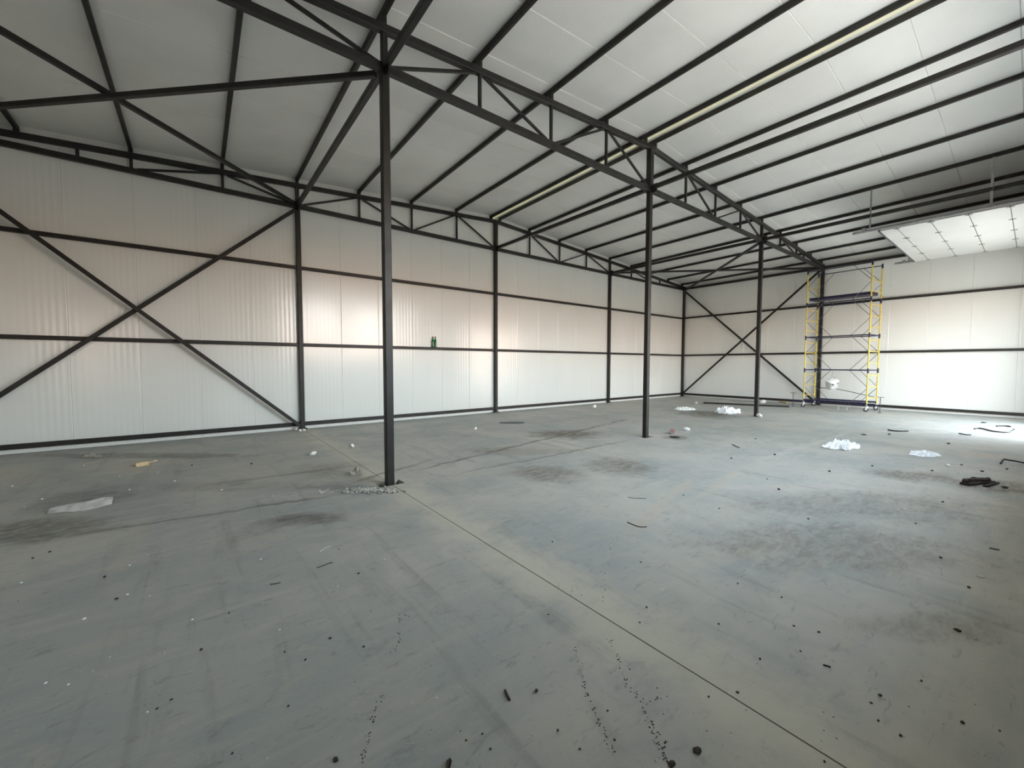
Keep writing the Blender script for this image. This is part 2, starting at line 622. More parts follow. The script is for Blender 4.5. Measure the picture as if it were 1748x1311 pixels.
wall_right = struct('wall_right', 'white sandwich-panel side wall behind the scaffold tower', 'wall')
PX = 12.068
hE = zr(12.07) + 0.13
me_e = sheet(hE, hE, 1.0)
ry = [0.05 - k for k in range(0, 12)]
for y1 in ry:
    o = obj('wall_panel', me_e, M['wall'], wall_right, loc=(PX, y1, 0))
    o.rotation_euler = (0, 0, math.radians(-90))
wall_left = struct('wall_left', 'white sandwich-panel side wall at the braced end bay', 'wall')
for y1 in ry:
    o = obj('wall_panel', me_e, M['wall'], wall_left, loc=(-PX, y1 - 1, 0))
    o.rotation_euler = (0, 0, math.radians(90))

wall_front = struct('wall_front', 'white sandwich-panel gable wall with an open gateway, an unglazed window and a small opening added for light', 'wall')
cuts = sorted([-12.16, 12.16, 0] + [c for g_ in GATES for c in g_[:2]])
for a, b in zip(cuts, cuts[1:]):
    segs = [(0.0, None)]
    for g_ in GATES:
        if a >= g_[0] - 1e-6 and b <= g_[1] + 1e-6:
            segs = [(g_[3], None)] + ([(0.0, g_[2])] if g_[2] else [])
    for z0, z1 in segs:
        bm = bmesh.new()
        vs = []
        for y in (YF - 0.08, YF - 0.16):
            vs.append([bm.verts.new(c) for c in ((a, y, z0), (b, y, z0), (b, y, z1 or zr(b) + 0.15), (a, y, z1 or zr(a) + 0.15))])
        f, k = vs
        bm.faces.new(f)
        bm.faces.new(k[::-1])
        for i in range(4):
            bm.faces.new((f[i], k[i], k[(i + 1) % 4], f[(i + 1) % 4]))
        obj('wall_panel', bm, M['wall'], wall_front)
for gx0, gx1, gz0, gz in GATES:
    rims = [((gx0 - 0.06, YF - 0.16, gz0), (gx0, YF + 0.04, gz + 0.06)), ((gx1, YF - 0.16, gz0), (gx1 + 0.06, YF + 0.04, gz + 0.06)), ((gx0, YF - 0.16, gz), (gx1, YF + 0.04, gz + 0.06))]
    if gz0:
        rims.append(((gx0, YF - 0.16, gz0 - 0.06), (gx1, YF + 0.04, gz0)))
    for lo, hi in rims:
        bm = bmesh.new()
        bx(bm, lo, hi)
        obj('opening_frame', bm, M['steel'], wall_front)

ceiling = struct('ceiling', 'white sandwich-panel roof sloping down both sides of the ridge', 'ceiling')
for s in (-1, 1):
    bm = bmesh.new()
    g_ = 0.0012
    wd_ = 1.0
    r0, r1 = 0.11, 12.35
    prof = [(g_, 0.010), (g_ + 0.008, 0.0), (wd_ - g_ - 0.008, 0.0), (wd_ - g_, 0.010), (wd_, 0.06), (wd_, 0.10), (0.0, 0.10), (0.0, 0.06)]
    A = [bm.verts.new((s * r0, y, zr(r0) + z)) for y, z in prof]
    B = [bm.verts.new((s * r1, y, zr(r1) + z)) for y, z in prof]
    for i in range(8):
        bm.faces.new((A[i], A[(i + 1) % 8], B[(i + 1) % 8], B[i]))
    bm.faces.new(A[::-1])
    bm.faces.new(B)
    me_r = me_of(bm, 'roof_panel')
    for k in range(13):
        y0 = -0.98 - k
        o = obj('roof_panel', me_r, M['roof'], ceiling, loc=(0, y0 - zr(6) * TILT, -TILT * y0))
        o.rotation_euler = (-TILT, 0, 0)
# the strip over the gable wall
bm = bmesh.new()
for s in (-1, 1):
    v = [bm.verts.new((s * x, y, zr(x) + dz)) for dz in (0.012, 0.10) for x, y in ((0.11, 0.021), (12.35, 0.021), (12.35, 0.35), (0.11, 0.35))]
    for f in ((0, 1, 2, 3), (7, 6, 5, 4), (0, 4, 5, 1), (1, 5, 6, 2), (2, 6, 7, 3), (3, 7, 4, 0)):
        bm.faces.new([v[i] for i in f])
obj('verge_panel', bm, M['roof'], ceiling)
bm = bmesh.new()
prism(bm, (0, -12.4, zr(0) + 0.012 + 12.4 * TILT), (0, 0.3, zr(0) + 0.012 - 0.3 * TILT), [(-0.112, -0.004), (0.112, -0.004), (0.112, 0.008), (-0.112, 0.008)])
obj('ridge_strip', bm, M['ridge'], ceiling)['label'] = 'pale cream strip closing the ridge'

# ------------------------------------------------------------------ steel frame: columns
CW = 0.105


def column(name, x, y, z0, z1, label, w=CW, plate=True, group='steel columns'):
    t_ = thing(name, label, 'column', (x, y, max(z0, 0)), group=group)
    o = t_.location
    bm = bmesh.new()
    beam(bm, (0, 0, z0 - o.z), (0, 0, z1 - o.z), w, w, (0, 1, 0), 0.008)
    obj('shaft', bm, M['steel'], t_)
    if plate:
        bm = bmesh.new()
        beam(bm, (0, 0, z0 - o.z - 0.0), (0, 0, z0 - o.z + 0.014), w + 0.09, w + 0.09, (0, 1, 0), 0.004)
        for sx_ in (-1, 1):
            for sy_ in (-1, 1):
                prism(bm, (sx_ * (w / 2 + 0.025), sy_ * (w / 2 + 0.025), z0 - o.z + 0.012), (sx_ * (w / 2 + 0.025), sy_ * (w / 2 + 0.025), z0 - o.z + 0.04), circ(0.011, 6))
        obj('base_plate', bm, M['steel'], t_)
    bm = bmesh.new()
    beam(bm, (0, 0, z1 - o.z - 0.012), (0, 0, z1 - o.z), w + 0.03, w + 0.03, (0, 1, 0), 0.004)
    obj('cap_plate', bm, M['steel'], t_)
    return t_


ZC = ZB - 0.055
column('steel_column', -6, YM, -0.13, ZC, 'free-standing black steel column beside the gravel heap and saw-cut joint')
column('steel_column', 0, YM, -0.13, ZC, 'free-standing black steel column under the ridge, red tin beside its foot')
column('steel_column', 6, YM, 0, ZC, 'free-standing black steel column with white lump at foot, before the cross-braced side wall', plate=False)
column('steel_column', 12, YM, 0, ZC, 'black steel wall column standing behind the scaffold tower')
column('steel_column', -6, 0, 0, ZC, 'black steel gable-wall column where the big cross brace meets the floor')
column('steel_column', 0, 0, 0, ZC, 'black steel gable-wall column under the ridge')
column('steel_column', 6, 0, 0, ZC, 'black steel gable-wall column between the ridge column and the far corner')
column('steel_column', 12, 0, 0, ZC, 'black steel corner column where the gable wall meets the side wall')
column('steel_column', -12, 0, 0, ZC, 'black steel corner column at the foot of the big cross brace')
column('steel_column', -12, YM, 0, ZC, 'black steel side-wall column under the roof bracing of the big cross-braced bay')


# ------------------------------------------------------------------ trusses
def truss(y, label):
    t_ = thing('roof_truss', label, 'truss', (0, y, ZB), group='steel roof trusses')

    def part(nm, p, q, w, h=None, c=None):
        bm = bmesh.new()
        beam(bm, Vector(p) - Vector((0, 0, ZB)), Vector(q) - Vector((0, 0, ZB)), w, h, c=c)
        return obj(nm, bm, M['steel'], t_)
    ch = 0.10
    part('bottom_chord', (-12.06, 0, ZB), (12.06, 0, ZB), ch, ch, 0.01)
    for s in (-1, 1):
        part('top_chord', (0, 0, zt(0)), (s * 12.06, 0, zt(12.06)), ch, ch, 0.01)
        nodes = [1.5, 3, 4.5, 6, 7.5, 9, 9.75]
        for x in nodes:
            part('vertical', (s * x, 0, ZB + 0.05), (s * x, 0, zt(x) - 0.05), 0.05 if x != 6 else 0.08)
        zig = [(0, 0), (1.5, 1), (3, 0), (4.5, 1), (6, 0), (7.5, 1), (9, 0)]
        for (xa, ka), (xb, kb) in zip(zig, zig[1:]):
            sh = 0.09
            za = ZB + 0.05 if not ka else zt(xa) - 0.05
            zb = ZB + 0.05 if not kb else zt(xb) - 0.05
            part('diagonal', (s * (xa + sh), 0, za), (s * (xb - sh), 0, zb), 0.042)
    for s in (-1, 1):
        for x in (0.18, 1.5, 3, 4.5, 6, 7.5, 9, 10.5, 11.8):
            part('purlin_cleat', (s * x, 0, zt(x) + 0.045), (s * x, 0, zt(x) + 0.05 + CLEAT - TILT * y), 0.06, 0.07)
    part('king_post', (0, 0, ZB + 0.05), (0, 0, zt(0) + 0.03), 0.125, 0.115, 0.01)
    part('gusset_plate', (0, -0.07, ZB - 0.09), (0, -0.07, ZB + 0.09), 0.22, 0.012)
    for s in (-1, 1):
        part('gusset_plate', (s * 6, -0.062, ZB - 0.11), (s * 6, -0.062, ZB + 0.12), 0.2, 0.010)
    return t_


truss(0, 'black lattice truss along the top of the white gable wall')
truss(YM, 'black lattice truss spanning the hall on the free-standing columns')


# ------------------------------------------------------------------ purlins, ties, girts, sills, braces
def bar(name, p, q, w, h, label, cat, group=None, up=(0, 0, 1), plates=False):
    p, q = Vector(p), Vector(q)
    bm = bmesh.new()
    beam(bm, Vector((0, 0, 0)), q - p, w, h, up, min(w, h) * 0.12)
    o = obj(name, bm, M['steel'], loc=p)
    tag(o, label, cat, group)
    return o


ORD = ['', 'first', 'second', 'third', 'fourth', 'fifth', 'sixth', 'seventh']
for s, side in ((-1, 'the big cross-braced bay'), (1, 'the scaffold wall')):
    up = (s * 0.068, 0, 1)
    for k in range(1, 8):
        x = 1.5 * k
        z = zt(x) + 0.05 + CLEAT + 0.0375
        bar('purlin', (s * x, YF - 0.07, z - TILT * YF), (s * x, 0.06, z), 0.062, 0.083, f'{ORD[k]} black roof purlin down from the ridge on the slope towards {side}', 'purlin', 'roof purlins', up)
    z = zt(0.18) + 0.05 + CLEAT + 0.0375
    bar('purlin', (s * 0.18, YF - 0.07, z - TILT * YF), (s * 0.18, 0.06, z), 0.06, 0.083, f'black ridge purlin edging the cream strip on the side of {side}', 'purlin', 'roof purlins', up)
    z = zt(11.8) + 0.05 + CLEAT + 0.0365
    bar('purlin', (s * 11.8, YF - 0.07, z - TILT * YF), (s * 11.8, 0.06, z), 0.062, 0.083, f'lowest black purlin at the eave on the slope towards {side}', 'purlin', 'roof purlins', up)

for x, where in ((-6, 'through the free-standing column by the gravel heap'), (0, 'under the ridge'), (6, 'through the free-standing column before the scaffold')):
    bar('tie_beam', (x, YF - 0.07, ZB + 0.02), (x, YM - 0.052, ZB + 0.02), 0.085, 0.085, f'black tie beam {where}, on the gateway side of the truss', 'beam', 'tie beams')
    bar('tie_beam', (x, YM + 0.052, ZB + 0.02), (x, -0.052, ZB + 0.02), 0.085, 0.085, f'black tie beam {where}, between truss and gable wall', 'beam', 'tie beams')
for x, where in ((12, 'scaffold wall'), (-12, 'side wall of the big cross-braced bay')):
    bar('eave_beam', (x, YF - 0.07, ZB + 0.03), (x, YM - 0.055, ZB + 0.03), 0.10, 0.10, f'black eave beam on top of the {where}, on the gateway side', 'beam', 'eave beams')
    bar('eave_beam', (x, YM + 0.055, ZB + 0.03), (x, -0.055, ZB + 0.03), 0.10, 0.10, f'black eave beam on top of the {where}, next to the gable wall', 'beam', 'eave beams')

BAYS = [(-12, -6, 'big cross-braced bay'), (-6, 0, 'bay with the green bottles'), (0, 6, 'bay beyond the ridge column'), (6, 12, 'narrow-looking bay before the far corner')]
for a, b, where in BAYS:
    for z, lev in ((2.13, 'lower'), (4.04, 'upper')):
        bar('wall_girt', (a + CW / 2, 0.024, z), (b - CW / 2, 0.024, z), 0.08, 0.08, f'{lev} black girt on the gable wall in the {where}', 'girt', 'wall girts')
    bar('sill_beam', (a + CW / 2, 0.024, 0.135), (b - CW / 2, 0.024, 0.135), 0.08, 0.09, f'black sill beam near the floor along the gable wall in the {where}', 'beam', 'sill beams')
for a, b, where in ((YM, 0, 'cross-braced bay by the corner'), (YF, YM, 'open scaffold bay')):
    for z, lev in ((2.13, 'lower'), (4.06, 'upper')):
        bar('wall_girt', (12.024, a + CW / 2, z), (12.024, b - CW / 2, z), 0.08, 0.08, f'{lev} black girt on the side wall in the {where}', 'girt', 'wall girts')
    bar('sill_beam', (12.024, a + CW / 2, 0.125), (12.024, b - CW / 2, 0.125), 0.08, 0.09, f'black sill beam along the scaffold side wall in the {where}', 'beam', 'sill beams')

# wall and roof cross braces
bar('cross_brace', (-6.07, -0.13, 0.10), (-11.93, -0.13, ZB - 0.12), 0.08, 0.05, 'black gable-wall brace rising from the column foot, big cross-braced bay', 'brace', 'cross braces', (0, 1, 0))
bar('cross_brace', (-6.07, -0.079, ZB - 0.12), (-11.93, -0.079, 0.10), 0.08, 0.045, 'black gable-wall brace falling from the column head, big cross-braced bay', 'brace', 'cross braces', (0, 1, 0))
bar('cross_brace', (11.87, -0.07, 0.12), (11.87, YM + 0.07, ZB - 0.10), 0.08, 0.05, 'black side-wall brace rising from the corner foot towards the scaffold', 'brace', 'cross braces', (1, 0, 0))
bar('cross_brace', (11.921, -0.07, ZB - 0.10), (11.921, YM + 0.07, 0.12), 0.08, 0.045, 'black side-wall brace falling from the corner head towards the scaffold foot', 'brace', 'cross braces', (1, 0, 0))
for s, where in ((-1, 'over the big cross-braced bay'), (1, 'in the corner before the scaffold')):
    bar('roof_brace', (s * 6.08, -0.10, ZB + 0.03), (s * 11.92, YM + 0.10, ZB + 0.03), 0.075, 0.075, f'black roof brace {where}, from gable column to side wall', 'brace', 'roof braces')
    bar('roof_brace', (s * 6.08, YM + 0.10, ZB - 0.05), (s * 11.92, -0.10, ZB - 0.05), 0.075, 0.075, f'black roof brace {where}, from truss column to corner', 'brace', 'roof braces')

# ------------------------------------------------------------------ overhead sectional door (open, under the roof)
ZD = 5.12
dr = thing('overhead_door', 'white sectional overhead door slid open flat under the roof on steel tracks', 'door', (6, YF, 0))
dr.location = (0, 0, 0)
dx0, dx1 = 6.09, 11.16
edges = [-8.68, -9.0, -9.61, -10.22, -10.83, -11.44]
me_h = None
for i, (ya, yb) in enumerate(zip(edges, edges[1:])):
    bm = bmesh.new()
    L = ya - yb
    c = 0.007
    pr = [(0.002, 0.012), (0.002 + c, 0.0), (L - 0.002 - c, 0.0), (L - 0.002, 0.012), (L - 0.002, 0.04), (0.002, 0.04)]
    A = [bm.verts.new((dx0, ya - y, ZD + z)) for y, z in pr]
    B = [bm.verts.new((dx1, ya - y, ZD + z)) for y, z in pr]
    for k in range(6):
        bm.faces.new((A[k], A[(k + 1) % 6], B[(k + 1) % 6], B[k]))
    bm.faces.new(A[::-1])
    bm.faces.new(B)
    pn = obj('door_panel', bm, M['door'], dr)
    if i:
        if me_h is None:
            bm = bmesh.new()
            beam(bm, (0, -0.06, -0.006), (0, 0.06, -0.006), 0.07, 0.008)
            tube(bm, [(-0.045, 0, -0.012), (0.045, 0, -0.012)], 0.012, 6)
            me_h = me_of(bm, 'hinge')
        for q in range(5):
            obj('hinge', me_h, M['zinc'], pn, loc=(dx0 + 0.06 + (dx1 - dx0 - 0.12) * q / 4, ya, ZD))
        bm = bmesh.new()
        beam(bm, (dx0, ya, ZD + 0.006), (dx1, ya, ZD + 0.006), 0.012, 0.006)
        obj('joint_seal', bm, M['rubber'], pn)
bm = bmesh.new()
beam(bm, (dx0, edges[0] + 0.018, ZD + 0.02), (dx1, edges[0] + 0.018, ZD + 0.02), 0.034, 0.05)
obj('bottom_seal', bm, M['rubber'], dr)
# turned panel over the opening and the top part hanging in the gateway
bm = bmesh.new()
prism(bm, (8.62, -11.46, ZD + 0.02), (8.62, -11.80, ZD - 0.36), [(-2.53, -0.02), (2.53, -0.02), (2.53, 0.02), (-2.53, 0.02)])
obj('door_panel', bm, M['door'], dr)
for k, x in enumerate((5.99, 11.26)):
    s = 1 if k == 0 else -1
    bm = bmesh.new()
    path = [(x, -8.15, ZD + 0.04), (x, -11.3, ZD + 0.04), (x, -11.55, ZD - 0.03), (x, -11.72, ZD - 0.18), (x, -11.79, ZD - 0.42), (x, -11.79, 0.02)]
    tube(bm, path, 0.026, 6)
    tk = obj('track', bm, M['zinc'], dr)
    bm = bmesh.new()                                  # flat flange the rollers run on
    beam(bm, (x + s * 0.02, -8.15, ZD + 0.075), (x + s * 0.02, -11.5, ZD + 0.075), 0.085, 0.012)
    obj('flange', bm, M['zinc'], tk)
    bm = bmesh.new()                                  # end stop
    bx(bm, (x - 0.05, -8.42, ZD + 0.04), (x + 0.05, -8.35, ZD + 0.13))
    obj('end_stop', bm, M['zinc'], tk)
    bm = bmesh.new()
    for ya in edges[:-1]:
        tube(bm, [(x + s * 0.01, ya - 0.03, ZD + 0.03), (x + s * 0.14, ya - 0.03, ZD + 0.03)], 0.008, 6)
    obj('roller', bm, M['zinc'], tk)
for (x, y, w) in ((5.96, -8.52, 0.034), (5.96, -10.58, 0.045), (11.28, -8.52, 0.034), (11.28, -10.58, 0.045)):
    bm = bmesh.new()
    zt_ = (zt(6) + 0.05 + CLEAT - TILT * y - 0.012) if x < 8 else ZB + 0.30
    prism(bm, (x, y, ZD + 0.05), (x, y, zt_), [(-w / 2, -0.002), (w / 2, -0.002), (w / 2, 0.004), (-w / 2 + 0.006, 0.004), (-w / 2 + 0.006, w), (-w / 2, w)], (0, 1, 0))
    hg = obj('hanger', bm, M['zinc'], dr)
    bm = bmesh.new()
    for q in range(10):
        zz = ZD + 0.12 + q * 0.085
        prism(bm, (x, y - 0.0045, zz - 0.018), (x, y - 0.0045, zz + 0.018), box_prof(0.010, 0.003, 0.0005), (0, 1, 0))
    obj('slot', bm, M['ink'], hg)

# ------------------------------------------------------------------ scaffold tower
tw = thing('scaffold_tower', 'yellow and navy mobile scaffold tower on castors by the side wall', 'scaffold', (0, 0, 0))
PN = {('n', 'l'): (10.50, -5.84), ('f', 'l'): (11.42, -5.93), ('n', 'r'): (10.38, -7.74), ('f', 'r'): (11.32, -7.83)}
LV = [0.22, 1.46, 2.70, 3.95, 5.18]
tw.location = (10.9, -6.84, 0)
OFS = Vector((10.9, -6.84, 0))


def tp(nm, fn, m_, parent=None):
    bm = bmesh.new()
    fn(bm)
    for v in bm.verts:
        v.co -= OFS
    o = obj(nm, bm, m_, parent or tw, True, ang=0.9)
    return o


def P(key, z):
    return Vector((PN[key][0], PN[key][1], z))


for e in 'lr':
    for li in range(4):
        z0, z1 = LV[li], LV[li + 1]
        for d in 'nf':
            po = tp('post', lambda bm: tube(bm, [P((d, e), z0), P((d, e), z1)], 0.022, 8), M['yellow'])
            tp('sleeve', lambda bm: tube(bm, [P((d, e), z1 - 0.10), P((d, e), z1 + 0.06)], 0.029, 8), M['navy'], po)
        for rz in (0.26, 0.655, 1.05):
            if li == 3 and rz > 1.0:
                continue
            tp('rung', lambda bm: tube(bm, [P(('n', e), z0 + rz), P(('f', e), z0 + rz)], 0.017, 6), M['yellow'])
    for z in LV[1:3]:
        tp('end_tube', lambda bm: tube(bm, [P(('n', e), z), P(('f', e), z)], 0.020, 6), M['navy'])
for d in 'nf':
    for z in LV:
        a, b = P((d, 'l'), z), P((d, 'r'), z)
        tp('ledger', lambda bm: tube(bm, [a, b], 0.022 if z < 5 else 0.018, 6), M['navy'])
        for q, (st, en, key) in enumerate(((a, b, (d, 'l')), (b, a, (d, 'r')))):
            dirv = (en - st).normalized()
            for dz in (-0.60, 0.60):
                if 0.2 < z + dz < 5.2:
                    tp('knee_brace', lambda bm: tube(bm, [st + dirv * 0.52, P(key, z + dz)], 0.010, 5), M['tubegrey'])
# deck
def deck(bm):
    c = [P(('n', 'l'), 4.20), P(('n', 'r'), 4.20), P(('f', 'r'), 4.20), P(('f', 'l'), 4.20)]
    d0 = (c[1] - c[0]).normalized() * 0.03
    w = (c[3] - c[0])
    a = [c[0] + w * 0.12 + d0, c[1] + w * 0.12 - d0, c[1] + w * 0.78 - d0, c[0] + w * 0.78 + d0]
    lo = [bm.verts.new(p - Vector((0, 0, 0.10))) for p in a]
    hi = [bm.verts.new(p) for p in a]
    bm.faces.new(lo[::-1])
    bm.faces.new(hi)
    for i in range(4):
        bm.faces.new((lo[i], lo[(i + 1) % 4], hi[(i + 1) % 4], hi[i]))
tp('deck', deck, M['navy'])
# base: castors, outriggers with jack screws
for (d, e) in PN:
    x, y = PN[(d, e)]
    cs = tp('castor', lambda bm: lathe(bm, [(0.05, 0.20), (0.05, 0.222), (0.03, 0.225), (0.03, 0.26)], 10, (x, y, 0)), M['zinc'])
    def fork(bm):
        for sx_ in (-1, 1):
            beam(bm, (x + sx_ * 0.035, y - 0.03, 0.205), (x + sx_ * 0.035, y + 0.015, 0.075), 0.05, 0.006, (1, 0, 0))
    tp('fork', fork, M['white_pl'], cs)
    def wheel(bm):
        prism(bm, (x - 0.024, y + 0.015, 0.075), (x + 0.024, y + 0.015, 0.075), circ(0.075, 16))
    tp('wheel', wheel, M['rubber'], cs)
for d in 'n':
    a, b = P((d, 'l'), 0.245), P((d, 'r'), 0.245)
    dv = (b - a).normalized()
    for st, sg in ((a, -1), (b, 1)):
        end = st + dv * sg * 0.36
        orr = tp('outrigger', lambda bm: beam(bm, st - dv * sg * 0.3, end + dv * sg * 0.03, 0.05, 0.05), M['navy'])
        def jack(bm):
            tube(bm, [end + Vector((0, 0, -0.225)), end + Vector((0, 0, 0.30))], 0.014, 6)
            tube(bm, [end + Vector((0, -0.10, 0.30)), end + Vector((0, 0.10, 0.30))], 0.010, 6)
            lathe(bm, [(0.055, 0.0), (0.055, 0.012), (0.02, 0.03)], 10, (end.x, end.y, 0.0))
        tp('jack_screw', jack, M['tubegrey'], orr)
for d in 'nf':
    tp('base_beam', lambda bm: beam(bm, P((d, 'l'), 0.30), P((d, 'r'), 0.30), 0.045, 0.06), M['navy'])
def sag(bm):
    a, b = P(('f', 'l'), 0.74) + Vector((0.05, -0.03, 0)), P(('f', 'r'), 0.52)
    tube(bm, [a.lerp(b, k / 12) + Vector((0, 0, 0.05 * math.sin(k / 12 * math.pi * 1.4))) for k in range(13)], 0.012, 6)
tp('cable', sag, M['black'])

# white pail hung on a cord from the near ledger
a, b = P(('n', 'l'), LV[1]), P(('n', 'r'), LV[1])
best = min((a.lerp(b, k / 100) for k in range(101)), key=lambda p_: abs((W / 2 + FPX * ((p_ - CAM).dot(RGT)) / (p_ - CAM).dot(FWD)) - 1420))
hook = best + Vector((0, 0, -0.022))
pl = thing('pail', 'tilted white plastic pail with dark print hanging by a cord from the scaffold', 'pail', (hook.x, hook.y, 0.93))
pl.rotation_euler = (math.radians(22), math.radians(-18), math.radians(-35))
pl.scale = (0.84, 0.84, 0.84)
PM = pl.rotation_euler.to_matrix()


def rsq(r, k, n=28):
    pts = []
    for i in range(n):
        a_ = 2 * math.pi * i / n
        c_, s_ = math.cos(a_), math.sin(a_)
        pts.append((r * math.copysign(abs(c_) ** k, c_), r * math.copysign(abs(s_) ** k, s_)))
    return pts


def loft(bm, rings, cap=(True, True)):
    R_ = [[bm.verts.new((x, y, z)) for x, y in rsq(r, k)] for r, z, k in rings]
    n = len(R_[0])
    for A, B in zip(R_, R_[1:]):
        for i in range(n):
            bm.faces.new((A[i], A[(i + 1) % n], B[(i + 1) % n], B[i]))
    if cap[0]:
        bm.faces.new(R_[0][::-1])
    if cap[1]:
        bm.faces.new(R_[-1])


bm = bmesh.new()
loft(bm, [(0.165, -0.20, 0.55), (0.175, -0.19, 0.55), (0.20, 0.17, 0.6), (0.20, 0.19, 0.6)])
obj('body', bm, M['white_pl'], pl, True)
bm = bmesh.new()
loft(bm, [(0.21, 0.15, 0.6), (0.218, 0.16, 0.6), (0.218, 0.205, 0.6), (0.20, 0.215, 0.6)])
obj('lid', bm, M['white_pl'], pl, True)
for (z0, z1, a0, a1, mm) in ((0.075, 0.135, -2.35, -1.75, 'ink'), (0.075, 0.135, -1.5, -0.95, 'ink'), (0.03, 0.055, -2.1, -1.2, 'greyink'), (-0.03, -0.005, -2.3, -1.1, 'greyink'), (-0.10, -0.085, -2.2, -1.3, 'greyink'), (-0.165, -0.12, -2.3, -1.0, 'greyink')):
    bm = bmesh.new()
    pts = []
    for i in range(9):
        a_ = a0 + (a1 - a0) * i / 8
        c_, s_ = math.cos(a_), math.sin(a_)
        ux, uy = math.copysign(abs(c_) ** 0.58, c_), math.copysign(abs(s_) ** 0.58, s_)
        row = []
        for z in (z0, z1):
            r = 0.175 + (z + 0.19) / 0.36 * 0.025 + 0.0035
            row.append(bm.verts.new((ux * r, uy * r, z)))
        pts.append(row)
    for A, B in zip(pts, pts[1:]):
        bm.faces.new((A[0], B[0], B[1], A[1]))
    obj('print_band', bm, M[mm], pl)
top = PM.inverted() @ Vector((0, 0, (hook.z - 0.93) / 0.84))
bm = bmesh.new()
ap = PM.inverted() @ Vector((0, 0, 0.36))
h0, h1 = Vector((0.222, 0, 0.14)), Vector((-0.222, 0, 0.14))
tube(bm, [h0, h0.lerp(ap, 0.45) + Vector((0.05, 0, 0.0)), ap, h1.lerp(ap, 0.45) + Vector((-0.05, 0, 0)), h1], 0.006, 6)
obj('handle', bm, M['black'], pl, True)
bm = bmesh.new()
tube(bm, [ap, top], 0.006, 6)
obj('cord', bm, M['cord'], pl, True)


# ------------------------------------------------------------------ green bottles on the girt
def bottle(x, y, z, label, tilt):
    t_ = thing('beer_bottle', label, 'bottle', (x, y, z), group='green bottles on the girt')
    bm = bmesh.new()
    lathe(bm, [(0.030, 0), (0.037, 0.006), (0.037, 0.18), (0.034, 0.20), (0.018, 0.245), (0.0145, 0.262)], 16)
    obj('body', bm, M['glass'], t_, True)
    bm = bmesh.new()
    lathe(bm, [(0.0150, 0.255), (0.0145, 0.30), (0.0165, 0.305), (0.0165, 0.318), (0.014, 0.322)], 12)
    obj('neck', bm, M['amber'], t_, True)
    bm = bmesh.new()
    lathe(bm, [(0.0376, 0.07), (0.0378, 0.075), (0.0378, 0.135), (0.0376, 0.14)], 16)
    obj('paper_label', bm, M['greyink'] if tilt else M['glass'], t_, True)
    return t_


bottle(-2.345, 0.022, 2.171, 'green glass bottle with a grey label standing on the lower girt', 1)
bottle(-2.255, 0.026, 2.171, 'darker green unlabelled glass bottle standing on the lower girt', 0)


# ------------------------------------------------------------------ litter on the floor
def sheet_crumple(name, u0, u1, v, depth, height, label, cat, m_, seed, yawoff=0.0, nx=26, ny=16, sharp=1.0, lift=0.004):
    """crumpled sheet lying between two photo points of the floor"""
    a, b = fl(u0, v), fl(u1, v)
    mid = (a + b) / 2
    L = (b - a).length
    ang = math.atan2(b.y - a.y, b.x - a.x) + yawoff
    rnd = random.Random(seed)
    off = Vector((rnd.uniform(0, 50), rnd.uniform(0, 50), seed))
    bm = bmesh.new()
    grid = []
    for j in range(ny + 1):
        row = []
        for i in range(nx + 1):
            s, q = i / nx * 2 - 1, j / ny * 2 - 1
            nd = noise.noise(Vector((s * 2.2, q * 2.2, 0)) + off)
            rad = 1 + 0.35 * nd
            # round the rectangle
            fac = 1 / max(1.0, math.sqrt(s * s * 0.75 + q * q * 0.75))
            x, y = s * fac * rad * L / 2, q * fac * rad * depth / 2
            e = max(0.0, 1 - max(abs(s), abs(q)) ** 3)
            rg = abs(noise.noise(Vector((x * 7 * sharp, y * 9 * sharp, 0)) + off)) + 0.6 * abs(noise.noise(Vector((x * 16 * sharp, y * 19 * sharp, 3)) + off))
            z = lift + height * (0.12 + 0.88 * e) * max(0.0, 1.0 - 1.9 * rg) * (0.55 + 0.6 * nd + 0.4) + height * 0.35 * e * rnd.random()
            row.append(bm.verts.new((x, y, max(lift, z))))
        grid.append(row)
    for j in range(ny):
        for i in range(nx):
            bm.faces.new((grid[j][i], grid[j][i + 1], grid[j + 1][i + 1], grid[j + 1][i]))
    ext = bmesh.ops.extrude_face_region(bm, geom=bm.faces[:])
    for v_ in ext['geom']:
        if isinstance(v_, bmesh.types.BMVert):
            v_.co.z -= 0.003
    o = obj(name, bm, m_, loc=(mid.x, mid.y, 0))
    o.rotation_euler = (0, 0, ang)
    tag(o, label, cat)
    return o


sheet_crumple('plastic_film', 1406, 1468, 764, 0.42, 0.14, 'crumpled shiny clear plastic film on the floor in front of the scaffold', 'plastic film', M['film'], 3, 0.5, 54, 34, 2.2)
sheet_crumple('plastic_sheet', 1554, 1602, 777, 0.30, 0.08, 'crumpled white plastic sheet flat on the floor near the broken dark board', 'plastic sheet', M['film'], 8, 0.3, 46, 26, 2.2)
sheet_crumple('plastic_wrap', 143, 170, 780, 0.14, 0.05, 'small scrap of clear wrap near the gable sill and wood block', 'plastic wrap', M['tanfilm'], 5)
sheet_crumple('film_lump', 596, 617, 809, 0.15, 0.09, 'small tan lump of crumpled film behind the free-standing column', 'film', M['tanfilm'], 6, 0.4, 20, 14)
sheet_crumple('rubbish_bag', 1222, 1262, 705, 0.55, 0.20, 'white crumpled rubbish bag lying before the long black tube', 'rubbish', M['film'], 12, 0.4, 44, 26, 1.8)
sheet_crumple('paper_scraps', 1152, 1186, 699.5, 0.5, 0.10, 'low white paper scraps on the dark stain near the far corner', 'paper', M['foam'], 14, 0.3)

